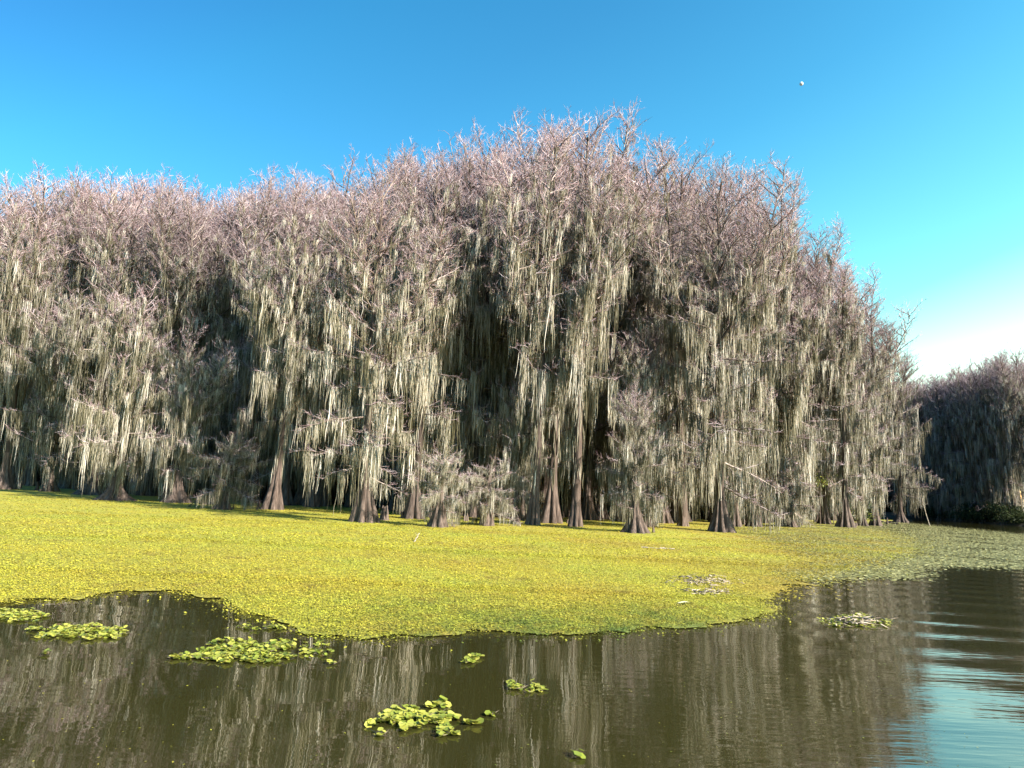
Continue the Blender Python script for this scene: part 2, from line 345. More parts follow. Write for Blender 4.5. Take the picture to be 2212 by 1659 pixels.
# (kind, proto, base x, base y, top y, base half width px, flare height m, label)
FRONT = [
 ('tall', 0, 8, 1057, 0, 22, 3.2, 'pale thick trunked cypress at the far left edge of the grove'),
 ('mid', 1, 108, 1062, 640, 16, 2.0, 'shaggy cypress just right of the pale trunk at the left edge'),
 ('mid', 0, 196, 1069, 560, 28, 1.9, 'cypress on a pale cone shaped fluted base left of the wide black stump'),
 ('mid', 3, 246, 1081, 600, 38, 1.6, 'cypress on the widest low dark base near the left edge'),
 ('tall', 1, 318, 1071, 0, 18, 2.6, 'slim pale cypress with a curved bright trunk on the left'),
 ('mid', 2, 380, 1086, 700, 26, 2.2, 'cypress with a broad black barrel shaped base on the left'),
 ('dwarf', 0, 482, 1101, 925, 18, 1.8, 'short cypress with a bright mop of moss, alone in front on the left'),
 ('tall', 2, 592, 1101, 0, 22, 3.6, 'tall cypress with a dark blue black trunk in front left of centre'),
 ('tall', 3, 650, 1091, 0, 18, 2.4, 'dark trunked cypress right beside the tall blue black one'),
 ('mid', 1, 735, 1089, 660, 13, 1.8, 'cypress with a pale narrow flared trunk, left of the big fluted base'),
 ('tall', 4, 784, 1128, 0, 29, 3.4, 'cypress on the largest front base, half dark and half sunlit'),
 ('tall', 5, 893, 1121, 0, 24, 3.4, 'cypress with a sunlit fluted base just right of the broken stump'),
 ('dwarf', 1, 947, 1139, 960, 20, 2.2, 'low spreading cypress with wide bare twigs, front centre left'),
 ('dwarf', 2, 1052, 1136, 985, 15, 2.6, 'low cypress with a dark column trunk and drooping broken boughs'),
 ('mid', 2, 1112, 1129, 760, 11, 1.4, 'small dark based cypress between the low cypress and the paired trunks'),
 ('tall', 6, 1153, 1134, 0, 15, 3.4, 'cypress with the left trunk of the dark pair in the centre'),
 ('tall', 7, 1190, 1130, 0, 25, 3.8, 'thick cypress with the broader trunk of the dark pair in the centre'),
 ('tall', 0, 1243, 1138, 0, 16, 3.2, 'tallest cypress, with a straight nearly black trunk in the centre'),
 ('mid', 0, 1296, 1122, 620, 22, 2.6, 'cypress standing on splayed bright root ridges right of centre'),
 ('mid', 3, 1372, 1151, 815, 27, 2.2, 'cypress on a bright ribbed base under a large pale moss curtain'),
 ('mid', 1, 1398, 1139, 700, 12, 2.6, 'thin cypress tucked behind the bright ribbed base'),
 ('tall', 3, 1476, 1137, 0, 12, 2.0, 'cypress with long moss reaching almost to the water, right of the ribbed base'),
 ('tall', 1, 1556, 1149, 0, 28, 3.6, 'large cypress with a black and bright striped base, front right'),
 ('mid', 0, 1590, 1138, 760, 12, 1.8, 'cypress hidden by moss just right of the striped base'),
 ('tall', 2, 1628, 1138, 0, 16, 2.4, 'cypress with splayed pale roots right of the large striped one'),
 ('mid', 2, 1690, 1137, 600, 13, 2.2, 'cypress with a reddish dark trunk on the right'),
 ('dwarf', 3, 1712, 1139, 1000, 8, 1.2, 'low tangle of grey twigs over a thin cypress stem on the right'),
 ('tall', 4, 1782, 1132, 0, 13, 2.4, 'dark slender cypress behind the grey twig tangle on the right'),
 ('tall', 5, 1826, 1139, 0, 17, 2.8, 'dark straight cypress in front at the right end of the grove'),
 ('mid', 3, 1862, 1136, 800, 10, 2.0, 'leaning moss wrapped cypress between two dark trunks at the right end'),
 ('tall', 6, 1892, 1136, 650, 12, 2.4, 'black trunked cypress last but one at the right end of the grove'),
    ('tall', 8, 1008, 1114, 0, 14, 2.4, 'tall moss curtained cypress just behind the gap between the two low cypresses'),
    ('tall', 5, 1336, 1127, 0, 14, 2.4, 'tall slender cypress rising just left behind the bright ribbed base'),
 ('tall', 4, 1946, 1127, 730, 12, 2.0, 'outermost right cypress with boughs hanging over the channel'),
]
for n, (kd, pi, bx, by, ty, hw, hb, lab) in enumerate(FRONT):
    x, y = ground(bx, by)
    H = height_at(x, y, ty) if ty else sky_height(x, y, RNG.uniform(0, 25) if bx != 1243 else -34)
    d = math.hypot(x, y)
    rb = hw/FP*d*0.98
    place(kd, pi, x, y, H, lab, rb=rb, hb=hb, seed=100+n, lean=(RNG.normal(0, 0.015), RNG.normal(0, 0.015)), wx=1.0 if kd != 'tall' else 22/H*0.5+0.5)
    taken.append((x, y, 1.6))

# filler trees filling the grove behind the front row
share = [None]*6
_tmp = empty('tmp')
for k in range(6): share[k] = buttress(0.55, 0.21, 2.4, _tmp, 900+k)
FR = [(-500, 1025), (0, 1046), (120, 1055), (250, 1068), (480, 1082), (780, 1105), (1000, 1122), (1400, 1130), (1600, 1134), (1850, 1128), (1935, 1122)]
spots = []
tries = 0
while tries < 90000 and len(spots) < 208:
    tries += 1
    x = RNG.uniform(-80, 42); y = RNG.uniform(34, 98)
    px, py = proj(x, y, 0)
    if px < -110 or px > 1945: continue
    if py > interp(FR, px): continue
    lim = interp([(-75, 100), (-40, 88), (-10, 72), (15, 68), (30, 72), (42, 76)], x)
    if y > lim: continue
    near = py > interp(FR, px)-14
    md = 2.1 if near else 2.75
    if any((x-a)**2+(y-b)**2 < min(md, max(1.6, r))**2 for a, b, r in taken): continue
    taken.append((x, y, md)); spots.append((x, y, px, py))
tries = 0; extra_mid = []
while tries < 30000 and len(extra_mid) < 40:
    tries += 1
    x = RNG.uniform(-45, 34); y = RNG.uniform(34, 62); px, py = proj(x, y, 0)
    if px < -60 or px > 1930 or py > interp(FR, px)-3 or py < interp(FR, px)-20: continue
    if any((x-a)**2+(y-b)**2 < 2.0**2 for a, b, r in taken): continue
    taken.append((x, y, 1.8)); extra_mid.append(1); spots.append((x, y, px, -py))
def zone(px, depth):
    a = 'left' if px < 520 else 'centre left' if px < 980 else 'centre' if px < 1400 else 'right' if px < 1720 else 'far right'
    return a, ('second row' if depth < 1 else 'deep rows')
cnt = {}
for k, (x, y, px, py) in enumerate(spots):
    ex = py < 0; py = abs(py)
    gap = interp(FR, px)-py
    a, dpt = zone(px, gap/14)
    u = RNG.uniform()
    hs_ = sky_height(x, y)
    if ex: kd, H = 'mid', min(hs_*0.8, RNG.uniform(6.5, 13))
    elif u < 0.85 or gap > 20:
        kd, H = 'tall', (min(hs_*RNG.uniform(0.93, 1.0), 28+interp([(-200, 8), (100, 6), (300, 3), (700, 0)], px)) if gap < 22 else min(hs_*RNG.uniform(0.84, 0.98), RNG.uniform(23.5, 28)+interp([(-200, 8), (100, 6), (300, 3), (700, 0)], px)))
    else:
        kd, H = 'mid', min(hs_*0.8, RNG.uniform(11, 17))
    if px < -20:
        lab = 'moss hung cypress cut off by the left border of the photo'; g = 'cypresses beyond the left border'
    else:
        lab = ('close standing moss draped cypress right behind the front trees, %s of the grove' % a) if dpt == 'second row' else ('slender shaded cypress in the deep rows at the %s of the grove' % a)
        g = 'cypresses in the %s, %s of the grove' % (dpt, a)
    place(kd, int(RNG.choice([1, 3, 5, 8, 9, 4]) if gap < 16 and RNG.uniform() < 0.75 else RNG.integers(0, 10)), x, y, H, lab, g, share_b=share[int(RNG.integers(0, 6))], lean=(RNG.normal(0, 0.02), RNG.normal(0, 0.02)))
# bank beyond the channel on the right
BANK = [(1880, 1114), (1960, 1118), (2212, 1137), (2600, 1166), (3000, 1196)]
nb = 0
for row in range(2):
    for px in np.arange(1900, 2236, 19):
        p_ = px+RNG.uniform(-9, 9); gx, gy = ground(p_, interp(BANK, p_))
        d = math.hypot(gx, gy); f = (d+1.5+row*4.2+RNG.uniform(-1, 1))/d; gx *= f; gy *= f
        H = sky_height(gx, gy, RNG.uniform(0, 22)+(0 if row else 20))
        if p_ < 2240 or row < 2:
            place('tall' if RNG.uniform() < 0.8 else 'mid', int(RNG.integers(0, 8)), gx, gy, max(9, min(H, 22)),
              'dim moss hung cypress on the far bank across the channel at right' if p_ < 2225 else 'far bank cypress past the right border of the photo',
              'cypresses on the far bank' if p_ < 2225 else 'far bank cypresses past the right border', share_b=share[int(RNG.integers(0, 6))], lean=(RNG.normal(0, 0.02), RNG.normal(0, 0.02)))
for o in share: bpy.data.objects.remove(o)
bpy.data.objects.remove(_tmp)
for kk in protos:
    for (r, h) in protos[kk]:
        if r.name not in used:
            for c in bpy_children[r.name]: bpy.data.objects.remove(c)
            bpy.data.objects.remove(r)

# ---------------------------------------------------------------- water
def node_mat(name):
    m = bpy.data.materials.new(name); m.use_nodes = True
    return m, m.node_tree.nodes, m.node_tree.links, m.node_tree.nodes['Principled BSDF']
m, n, l, bs = node_mat('lake_water')
bs.inputs['Base Color'].default_value = (0.026, 0.024, 0.007, 1); bs.inputs['Roughness'].default_value = 0.015
bs.inputs['IOR'].default_value = 1.9; bs.inputs['Specular IOR Level'].default_value = 0.5
geo = n.new('ShaderNodeNewGeometry'); sep = n.new('ShaderNodeSeparateXYZ'); l.new(geo.outputs['Position'], sep.inputs[0])
def math_(op, a, b=None):
    q = n.new('ShaderNodeMath'); q.operation = op
    for i, v in enumerate((a, b)):
        if v is None: continue
        if isinstance(v, (int, float)): q.inputs[i].default_value = v
        else: l.new(v, q.inputs[i])
    return q.outputs[0]
def noise_(scale, sx=1, sy=1, det=2):
    mp = n.new('ShaderNodeMapping'); mp.inputs['Scale'].default_value = (sx, sy, 1)
    l.new(geo.outputs['Position'], mp.inputs[0]); t = n.new('ShaderNodeTexNoise'); t.inputs['Scale'].default_value = scale; t.inputs['Detail'].default_value = det
    l.new(mp.outputs[0], t.inputs[0]); return t.outputs[0]
def smask(v, a, b):
    mr = n.new('ShaderNodeMapRange'); mr.interpolation_type = 'SMOOTHSTEP'; mr.inputs[1].default_value = a; mr.inputs[2].default_value = b
    l.new(v, mr.inputs[0]); return mr.outputs[0]
small = math_('MULTIPLY', noise_(4.0, 0.6, 1.3, 2), 0.0009)
mid_ = math_('MULTIPLY', noise_(0.9, 0.5, 1.0, 1), 0.007)
side = math_('MULTIPLY', smask(math_('SUBTRACT', sep.outputs[0], math_('MULTIPLY', sep.outputs[1], 0.42)), -1.8, 1.2), math_('ADD', math_('MULTIPLY', smask(sep.outputs[1], 7.5, 11.0), 0.65), 0.35))   # wake on the right of the view
ph = math_('ADD', math_('ADD', math_('MULTIPLY', sep.outputs[1], 5.2), math_('MULTIPLY', sep.outputs[0], 1.1)), math_('MULTIPLY', noise_(0.25, 1, 1, 1), 7.0))
wake = math_('MULTIPLY', math_('MULTIPLY', math_('SINE', ph), 0.0048), side)
fine = math_('MULTIPLY', math_('MULTIPLY', noise_(5.0, 0.35, 2.2, 2), 0.0026), smask(math_('SUBTRACT', sep.outputs[0], math_('MULTIPLY', sep.outputs[1], 0.12)), -1.5, 1.5))
hgt = math_('ADD', math_('ADD', small, mid_), math_('ADD', wake, fine))
bp = n.new('ShaderNodeBump'); bp.inputs['Strength'].default_value = 1; bp.inputs['Distance'].default_value = 1
l.new(hgt, bp.inputs['Height']); l.new(bp.outputs[0], bs.inputs['Normal'])
M_water = m
S = 2500.0
wat = build('water', [(-S, -60, 0), (S, -60, 0), (S, S, 0), (-S, S, 0)], [np.array([[0, 1, 2, 3]])], M_water); tag(wat, kind='structure')

# ---------------------------------------------------------------- land beyond
m, n, l, bs = node_mat('forest_floor')
t = n.new('ShaderNodeTexNoise'); t.inputs['Scale'].default_value = 1.5; t.inputs['Detail'].default_value = 8
r = n.new('ShaderNodeValToRGB'); r.color_ramp.elements[0].color = (0.02, 0.016, 0.008, 1); r.color_ramp.elements[1].color = (0.07, 0.055, 0.03, 1)
tc = n.new('ShaderNodeTexCoord'); l.new(tc.outputs['Object'], t.inputs[0]); l.new(t.outputs[0], r.inputs[0]); l.new(r.outputs[0], bs.inputs['Base Color'])
bs.inputs['Roughness'].default_value = 0.95
M_soil = m
sh = [(-400, 100), (-90, 86), (-50, 84), (-10, 77), (15, 76), (34, 83), (44, 92)]
for px in (1990, 2212, 2600, 3000):
    gx, gy = ground(px, interp(BANK, px)); sh.append((gx, gy))
sh.append((400, 20))
V = []; 
for (x, y) in sh:
    d = math.hypot(x, y); ux, uy = x/d, y/d
    for k, (dd, z) in enumerate([(-0.3, -0.2), (0.6, 0.18), (3, 0.5), (25, 1.0), (1500, 2.0)]): V.append((x+ux*dd, y+uy*dd, z))
Q = []
for i in range(len(sh)-1):
    for k in range(4): a = i*5+k; Q.append((a, a+5, a+6, a+1))
bank = build('bank', V, [np.array(Q)], M_soil); tag(bank, kind='structure')

# the wood behind everything: trees nobody could count, seen only between the nearer ones
df = Soup(); shp = [(-75, 90), (-50, 88), (-10, 80), (15, 79), (34, 86), (44, 95)]
wd_ = []
for i in range(210):
    if i < 130: x = RNG.uniform(-85, 46); y = interp(shp, x)+RNG.uniform(0, 26)
    else:
        p_ = RNG.uniform(1800, 2235); gx, gy = ground(p_, interp(BANK, p_)); d = math.hypot(gx, gy); f = (d+9+RNG.uniform(0, 16))/d; x, y = gx*f, gy*f
    hh = min(RNG.uniform(14, 19), sky_height(x, y)*0.86); wd_.append((x, y, hh))
    st = np.array([[x, y, -0.2], [x+RNG.normal(0, .2), y, 0.8], [x+RNG.normal(0, .3), y, hh*0.5], [x+RNG.normal(0, .5), y, hh]])
    Vv, Qq, q = tubes(st[None], np.array([[0.7, 0.3, 0.2, 0.05]]), 6, flat=True); df.add(Vv, Qq, np.full(len(Vv), 0.3))
    n_ = 230; zz = hh*RNG.uniform(0.2, 0.97, n_); rr_ = RNG.uniform(0, 1, n_)**0.6*(2.6*(1-0.5*zz/hh)); a_ = RNG.uniform(0, 6.283, n_)
    A = np.column_stack([x+rr_*np.cos(a_), y+rr_*np.sin(a_), zz]); L_ = np.minimum(RNG.gamma(2.2, 0.6, n_)+0.2, zz*0.9)
    Pm = A[:, None, :]-np.array([0, 0, 1.0])*(np.array([0, .3, .7, 1])[None, :, None]*L_[:, None, None]); Pm[:, :, :2] += RNG.normal(0, 0.04, (n_, 4, 2))
    Vv, Qq, q = tubes(Pm, np.array([[.03, .07, .06, .01]])*RNG.uniform(.6, 1.5, (n_, 1)), 3, flat=True); df.add(Vv, Qq, RNG.uniform(0.1, 0.8, n_)[q])
    n_ = 420; zz = hh*RNG.uniform(0.3, 1.0, n_); D = RNG.normal(0, 1, (n_, 3))*np.array([1, 1, 0.5])+np.array([0, 0, 0.5]); D /= np.linalg.norm(D, axis=1, keepdims=True)
    rr_ = RNG.uniform(0, 1, n_)**0.6*(2.6*(1-0.6*zz/hh)); a_ = RNG.uniform(0, 6.283, n_); A = np.column_stack([x+rr_*np.cos(a_), y+rr_*np.sin(a_), zz])
    Vv, Qq, q = spikes(A, A+D*RNG.uniform(0.4, 1.2, (n_, 1)), np.full(n_, 0.022)); df.add(Vv, Qq, RNG.uniform(0.3, 1, n_)[q])
dfo = df.make('distant_wood', M_moss); tag(dfo, 'far off mossy wood glimpsed between and behind the nearer cypresses', 'wood', kind='stuff')

# undergrowth: bushes along the shore behind the trees
def bush(name, x, y, z, rx, h, nleaf, label, group, size=0.10, mt=None):
    root = empty(name, (x, y, z))
    nl = 8+int(RNG.integers(0, 14)); cen = np.column_stack([RNG.uniform(-0.7, 0.7, nl)*rx, RNG.uniform(-0.7, 0.7, nl)*rx, RNG.uniform(0.25, 0.95, nl)*h])
    st = np.array([wander(np.array([0, 0, -0.1]), c/np.linalg.norm(c)+[0, 0, 0.3], np.linalg.norm(c), 5, 0.05, 0) for c in cen])
    s1 = Soup(); Vv, Qq, s = tubes(st, np.full((nl, 1), 0.03)*np.array([[1, .8, .6, .5, .3]]), 4); s1.add(Vv, Qq)
    s1.make('stem', M_bark, root)
    k = RNG.integers(0, nl, nleaf); p = cen[k]+RNG.normal(0, 0.28*rx, (nleaf, 3))*np.array([1, 1, 0.7]); p[:, 2] = np.abs(p[:, 2])
    u = RNG.normal(0, 1, (nleaf, 3)); u /= np.linalg.norm(u, axis=1, keepdims=True); v = np.cross(u, RNG.normal(0, 1, (nleaf, 3))); v /= np.linalg.norm(v, axis=1, keepdims=True)
    sz = RNG.uniform(0.6, 1.4, (nleaf, 1))*size
    Vl = np.stack([p-u*sz, p+v*sz*0.4, p+u*sz, p-v*sz*0.4], 1).reshape(-1, 3); Fl = np.arange(nleaf*4).reshape(-1, 4)
    build('foliage', Vl, [Fl], mt or M_leaf, root, np.repeat(RNG.uniform(0, 1, nleaf), 4))
    tag(root, label, 'bush', group); return root
protob = bush('bush', 0, 0, 0, 2.2, 3.2, 2600, 'dark leafy bush on the shore behind the grove', 'bushes behind the grove', 0.16)
kids = [o for o in bpy.data.objects if o.parent == protob]
first = True
def put_bush(x, y, s, label, group):
    global first
    if first: r_ = protob; first = False
    else:
        r_ = protob.copy(); C.objects.link(r_)
        for c0 in kids:
            c1 = c0.copy(); C.objects.link(c1); c1.parent = r_
    r_.location = (x, y, 0.2); r_.rotation_euler = (0, 0, RNG.uniform(0, 6.28)); r_.scale = (s*1.2, s*1.2, s); tag(r_, label, 'bush', group)
for i in range(46):
    px = -60+i*45+RNG.uniform(-12, 12); 
    v = ground(px, 1150); d = math.hypot(*v); ux, uy = v[0]/d, v[1]/d
    yy = interp(sh[:7], ux/uy*80); f = (yy+RNG.uniform(2, 7))/uy
    if ux*f > 42: continue
    put_bush(ux*f, uy*f, RNG.uniform(0.9, 1.7), 'dark leafy bush on the shore, half hidden behind the grove trunks', 'bushes behind the grove')
for i in range(20):
    px = 1935+i*15+RNG.uniform(-6, 6); gx, gy = ground(px, interp(BANK, px)); d = math.hypot(gx, gy); f = (d+RNG.uniform(1, 4))/d
    put_bush(gx*f, gy*f, RNG.uniform(0.4, 0.75), 'low green bush at the waterline of the far bank on the right', 'bushes on the far bank')

# bright green sprigs on the right of the grove
for (px, py, hz, lab) in [(1800, 1131, 6.3, 'small bright green leafy spray high on the right of the grove'), (1772, 1133, 4.2, 'pale green sapling with sparse leaves at the right of the grove'), (1852, 1134, 1.2, 'low yellow green sapling beside the right hand trunks')]:
    x, y = ground(px, py)
    root = empty('sapling', (x, y, 0)); hh = hz
    st = np.array([wander(np.array([0, 0, -0.1]), np.array([RNG.normal(0, .1), RNG.normal(0, .1), 1.0]), hh, 8, 0.03, 0)])
    s1 = Soup(); Vv, Qq, s = tubes(st, np.linspace(0.04, 0.01, 8)[None], 5); s1.add(Vv, Qq); s1.make('stem', M_bark, root)
    nl = 420; p = st[0][-2]+RNG.normal(0, 1, (nl, 3))*np.array([0.7, 0.6, 0.28]); u = RNG.normal(0, 1, (nl, 3)); u /= np.linalg.norm(u, axis=1, keepdims=True)
    v = np.cross(u, RNG.normal(0, 1, (nl, 3))); v /= np.linalg.norm(v, axis=1, keepdims=True); p[:, 2] = np.maximum(p[:, 2], 0.1)
    build('foliage', np.stack([p-u*.06, p+v*.03, p+u*.06, p-v*.03], 1).reshape(-1, 3), [np.arange(nl*4).reshape(-1, 4)], M_hya, root, np.repeat(RNG.uniform(0, 0.8, nl), 4))
    tag(root, lab, 'sapling')

# ---------------------------------------------------------------- floating mat of water plants
EDGE = [(-500, 1290), (-200, 1300), (0, 1306), (61, 1297), (171, 1294), (191, 1287), (284, 1277), (355, 1274), (420, 1286), (489, 1294), (502, 1314), (523, 1325), (581, 1335), (643, 1349),
        (662, 1366), (702, 1377), (775, 1379), (848, 1378), (922, 1375), (995, 1368), (1068, 1361), (1117, 1366), (1166, 1372), (1242, 1371), (1350, 1366), (1397, 1358), (1517, 1354), (1568, 1343),
        (1660, 1333), (1673, 1313), (1646, 1301), (1673, 1281), (1701, 1266), (1760, 1250), (1790, 1236), (1880, 1222), (1960, 1200), (1985, 1180), (1960, 1160), (1900, 1146), (1860, 1138), (1880, 1131), (1935, 1124)]
poly = [ground(a, b) for a, b in EDGE]+[(40, 84), (34, 80), (15, 73), (-10, 74), (-50, 81), (-90, 84), (-110, 50)]
poly = np.array(poly)
def inside(pts, pl):
    x, y = pts[:, 0], pts[:, 1]; c = np.zeros(len(pts), bool); j = len(pl)-1
    for i in range(len(pl)):
        xi, yi = pl[i]; xj, yj = pl[j]
        c ^= ((yi > y) != (yj > y)) & (x < (xj-xi)*(y-yi)/(yj-yi+1e-12)+xi); j = i
    return c
# ragged outline
rag = []
for i in range(len(poly)):
    a, b = poly[i], poly[(i+1) % len(poly)]; L = np.linalg.norm(b-a); nr = min(a[1], b[1]); stp = 0.09 if nr < 14 else 0.35; k = max(1, min(200, int(L/stp))) if nr < 60 and max(abs(a[0]), abs(b[0])) < 30 else max(1, int(L/1.5))
    for j in range(k):
        q = a+(b-a)*j/k; amp = 0.022 if nr < 14 else 0.08; rag.append(q+np.clip(RNG.normal(0, amp, 2), -1.6*amp, 1.6*amp)+(0.10 if nr < 14 else 0.25)*np.array([math.sin(q[0]*5.1+q[1]*2)+math.sin(q[0]*2.3+1)*0.6, math.sin(q[0]*6.7+q[1]*3+2)*0.8+math.sin(q[0]*13.0+q[1]*7)*0.5])*(1 if nr < 30 else 0))
rag = np.array(rag)
import bmesh
from mathutils.geometry import tessellate_polygon
def sheet(name, outline, z, mt):
    tri = tessellate_polygon([[Vector((p[0], p[1], 0)) for p in outline]])
    bm = bmesh.new(); vs = [bm.verts.new((p[0], p[1], z)) for p in outline]
    for t in tri:
        try: f = bm.faces.new([vs[i] for i in t])
        except ValueError: continue
        f.normal_update()
        if f.normal.z < 0: f.normal_flip()
    me = bpy.data.meshes.new(name); bm.to_mesh(me); bm.free(); me.materials.append(mt)
    o = bpy.data.objects.new(name, me); C.objects.link(o); return o
def veg_mat(name, leaf):
    """plant colours vary over the lake: yellow on the left, rust patches towards the right; darker green at the open water edge"""
    m, n, l, bs = node_mat(name)
    geo = n.new('ShaderNodeNewGeometry'); sep = n.new('ShaderNodeSeparateXYZ'); l.new(geo.outputs['Position'], sep.inputs[0])
    def mth(op, a, b=None):
        q = n.new('ShaderNodeMath'); q.operation = op
        for i, v in enumerate((a, b)):
            if v is None: continue
            if isinstance(v, (int, float)): q.inputs[i].default_value = v
            else: l.new(v, q.inputs[i])
        return q.outputs[0]
    def nz(scale, det=4):
        t = n.new('ShaderNodeTexNoise'); t.inputs['Scale'].default_value = scale; t.inputs['Detail'].default_value = det
        l.new(geo.outputs['Position'], t.inputs[0]); return t.outputs[0]
    def mrange(v, a, b, c=0, d=1):
        mr = n.new('ShaderNodeMapRange'); mr.inputs[1].default_value = a; mr.inputs[2].default_value = b; mr.inputs[3].default_value = c; mr.inputs[4].default_value = d
        l.new(v, mr.inputs[0]); return mr.outputs[0]
    def mix(f, a, b):
        q = n.new('ShaderNodeMix'); q.data_type = 'RGBA'
        if isinstance(f, float): q.inputs[0].default_value = f
        else: l.new(f, q.inputs[0])
        for i, v in ((6, a), (7, b)):
            if isinstance(v, tuple): q.inputs[i].default_value = (*v, 1)
            else: l.new(v, q.inputs[i])
        return q.outputs[2]
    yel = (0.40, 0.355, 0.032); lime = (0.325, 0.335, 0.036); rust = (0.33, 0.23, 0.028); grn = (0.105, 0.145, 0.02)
    c = mix(mrange(nz(0.35), 0.35, 0.65), yel, lime)
    ru = mth('MULTIPLY', mrange(nz(0.22, 6), 0.42, 0.62), mrange(mth('SUBTRACT', sep.outputs[0], mth('MULTIPLY', sep.outputs[1], 0.05)), -9, 7, 0.25, 0.85))
    c = mix(ru, c, rust)
    # darker green close to the open water, from the centre rightwards
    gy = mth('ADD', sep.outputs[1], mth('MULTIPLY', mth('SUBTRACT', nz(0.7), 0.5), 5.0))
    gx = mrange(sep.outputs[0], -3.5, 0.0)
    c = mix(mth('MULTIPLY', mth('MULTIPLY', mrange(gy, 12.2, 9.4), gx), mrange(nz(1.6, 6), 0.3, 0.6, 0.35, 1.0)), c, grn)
    c = mix(mrange(nz(3.5, 6), 0.45, 0.75, 0, 0.55), c, rust)
    c = mix(mrange(nz(1.1, 9), 0.60, 0.72, 0, 0.55), c, (0.16, 0.10, 0.03))
    if leaf:
        at = n.new('ShaderNodeAttribute'); at.attribute_name = 'tint'
        sc2 = n.new('ShaderNodeVectorMath'); sc2.operation = 'SCALE'; l.new(c, sc2.inputs[0]); l.new(mrange(at.outputs['Fac'], 0, 1, 0.7, 1.25), sc2.inputs['Scale']); c = sc2.outputs[0]
        tr = n.new('ShaderNodeBsdfTranslucent'); ms = n.new('ShaderNodeMixShader'); ms.inputs[0].default_value = 0.2
        l.new(c, tr.inputs[0]); l.new(bs.outputs[0], ms.inputs[1]); l.new(tr.outputs[0], ms.inputs[2]); l.new(ms.outputs[0], n['Material Output'].inputs[0])
        bs.inputs['Roughness'].default_value = 0.4
    else:
        bp = n.new('ShaderNodeBump'); bp.inputs['Distance'].default_value = 0.04; l.new(nz(14, 6), bp.inputs['Height']); l.new(bp.outputs[0], bs.inputs['Normal'])
        sc2 = n.new('ShaderNodeVectorMath'); sc2.operation = 'SCALE'; l.new(c, sc2.inputs[0]); l.new(mrange(nz(22, 4), 0.35, 0.65, 0.6, 1.0), sc2.inputs['Scale']); c = sc2.outputs[0]
        bs.inputs['Roughness'].default_value = 0.8
    l.new(c, bs.inputs['Base Color']); return m
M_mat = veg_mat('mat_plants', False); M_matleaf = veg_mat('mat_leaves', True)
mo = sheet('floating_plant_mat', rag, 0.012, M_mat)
tag(mo, 'continuous yellow green mat of tiny floating plants between the open water and the trees', 'floating plants', kind='stuff')
def leaves(name, pts, size, tilt, mt, z=0.02, zs=0.015, parent=None, tint=None, hexa=False):
    N = len(pts); th = RNG.uniform(0, 6.283, N); nrm = np.column_stack([RNG.normal(0, tilt, N), RNG.normal(0, tilt, N), np.ones(N)]); nrm /= np.linalg.norm(nrm, axis=1, keepdims=True)
    u = np.column_stack([np.cos(th), np.sin(th), np.zeros(N)]); u -= nrm*np.sum(u*nrm, 1, keepdims=True); u /= np.linalg.norm(u, axis=1, keepdims=True); v = np.cross(nrm, u)
    c = np.column_stack([pts, z+np.abs(RNG.normal(0, zs, N))]); s = size[:, None]
    if hexa:
        ring = [c+s*(math.cos(a)*u+math.sin(a)*v*0.85)+nrm*s*(0.22 if i % 2 else 0.12) for i, a in enumerate(np.arange(6)/6*2*math.pi)]
        V = np.stack(ring+[c], 1).reshape(-1, 3); b = np.arange(N)[:, None]*7
        F = np.concatenate([b+np.array([[i, (i+1) % 6, 6]]) for i in range(6)])
        k = 7
    else:
        V = np.stack([c-u*s, c+v*s*0.6, c+u*s, c-v*s*0.6], 1).reshape(-1, 3); F = np.arange(N*4).reshape(-1, 4); k = 4
    tn = RNG.uniform(0, 1, N) if tint is None else tint
    return V, F, np.repeat(tn, k)
# leaves on the mat: count per area falls with distance
def scatter(n, y0, y1, s0, s1, tilt):
    y = RNG.uniform(y0, y1, n*2); x = RNG.uniform(-0.85, 0.72, n*2)*y; p = np.column_stack([x, y])
    q = p+RNG.normal(0, 0.05+0.006*y[:, None], (len(p), 2)); return p[inside(q, poly)][:n], s0, s1, tilt
sp = Soup()
for (n_, y0, y1, s0, s1, tl) in [(120000, 8.0, 13, 0.009, 0.02, 0.36), (140000, 12.5, 20, 0.011, 0.025, 0.3), (80000, 19, 30, 0.018, 0.042, 0.26), (40000, 29, 48, 0.025, 0.06, 0.2)]:
    p, a, b, tl = scatter(n_, y0, y1, s0, s1, tl); s = RNG.uniform(a, b, len(p)); sp.add(*leaves('x', p, s, tl, None))
yy_ = RNG.uniform(7.5, 18, 160000); xx_ = RNG.uniform(-0.85, 0.6, 160000)*yy_; pe = np.column_stack([xx_, yy_])
off = np.abs(RNG.normal(0, 0.36, len(pe))); ang_ = RNG.uniform(0, 6.283, len(pe)); pin = pe+np.column_stack([np.cos(ang_), np.sin(ang_)])*off[:, None]
cl_ = np.sin(pe[:, 0]*9+np.sin(pe[:, 1]*11)*2)+np.sin(pe[:, 1]*14+pe[:, 0]*4) > 0.1
pe = pe[(~inside(pe, poly)) & inside(pin, poly) & cl_][:16000]
yf = RNG.uniform(13, 52, 120000); pf = np.column_stack([RNG.uniform(0, 0.75, 120000)*yf, yf]); af = RNG.uniform(0, 6.283, 120000); qf = pf+(np.column_stack([np.cos(af), np.sin(af)])*np.abs(RNG.normal(0, 0.05, 120000)*yf)[:, None]); pf = pf[(~inside(pf, poly)) & inside(qf, poly)][:14000]
sp.add(*leaves('x', pf, RNG.uniform(0.02, 0.05, len(pf)), 0.15, None, z=0.026, zs=0.006))
sp.add(*leaves('x', pe, RNG.uniform(0.012, 0.028, len(pe)), 0.35, None, z=0.006, zs=0.008))
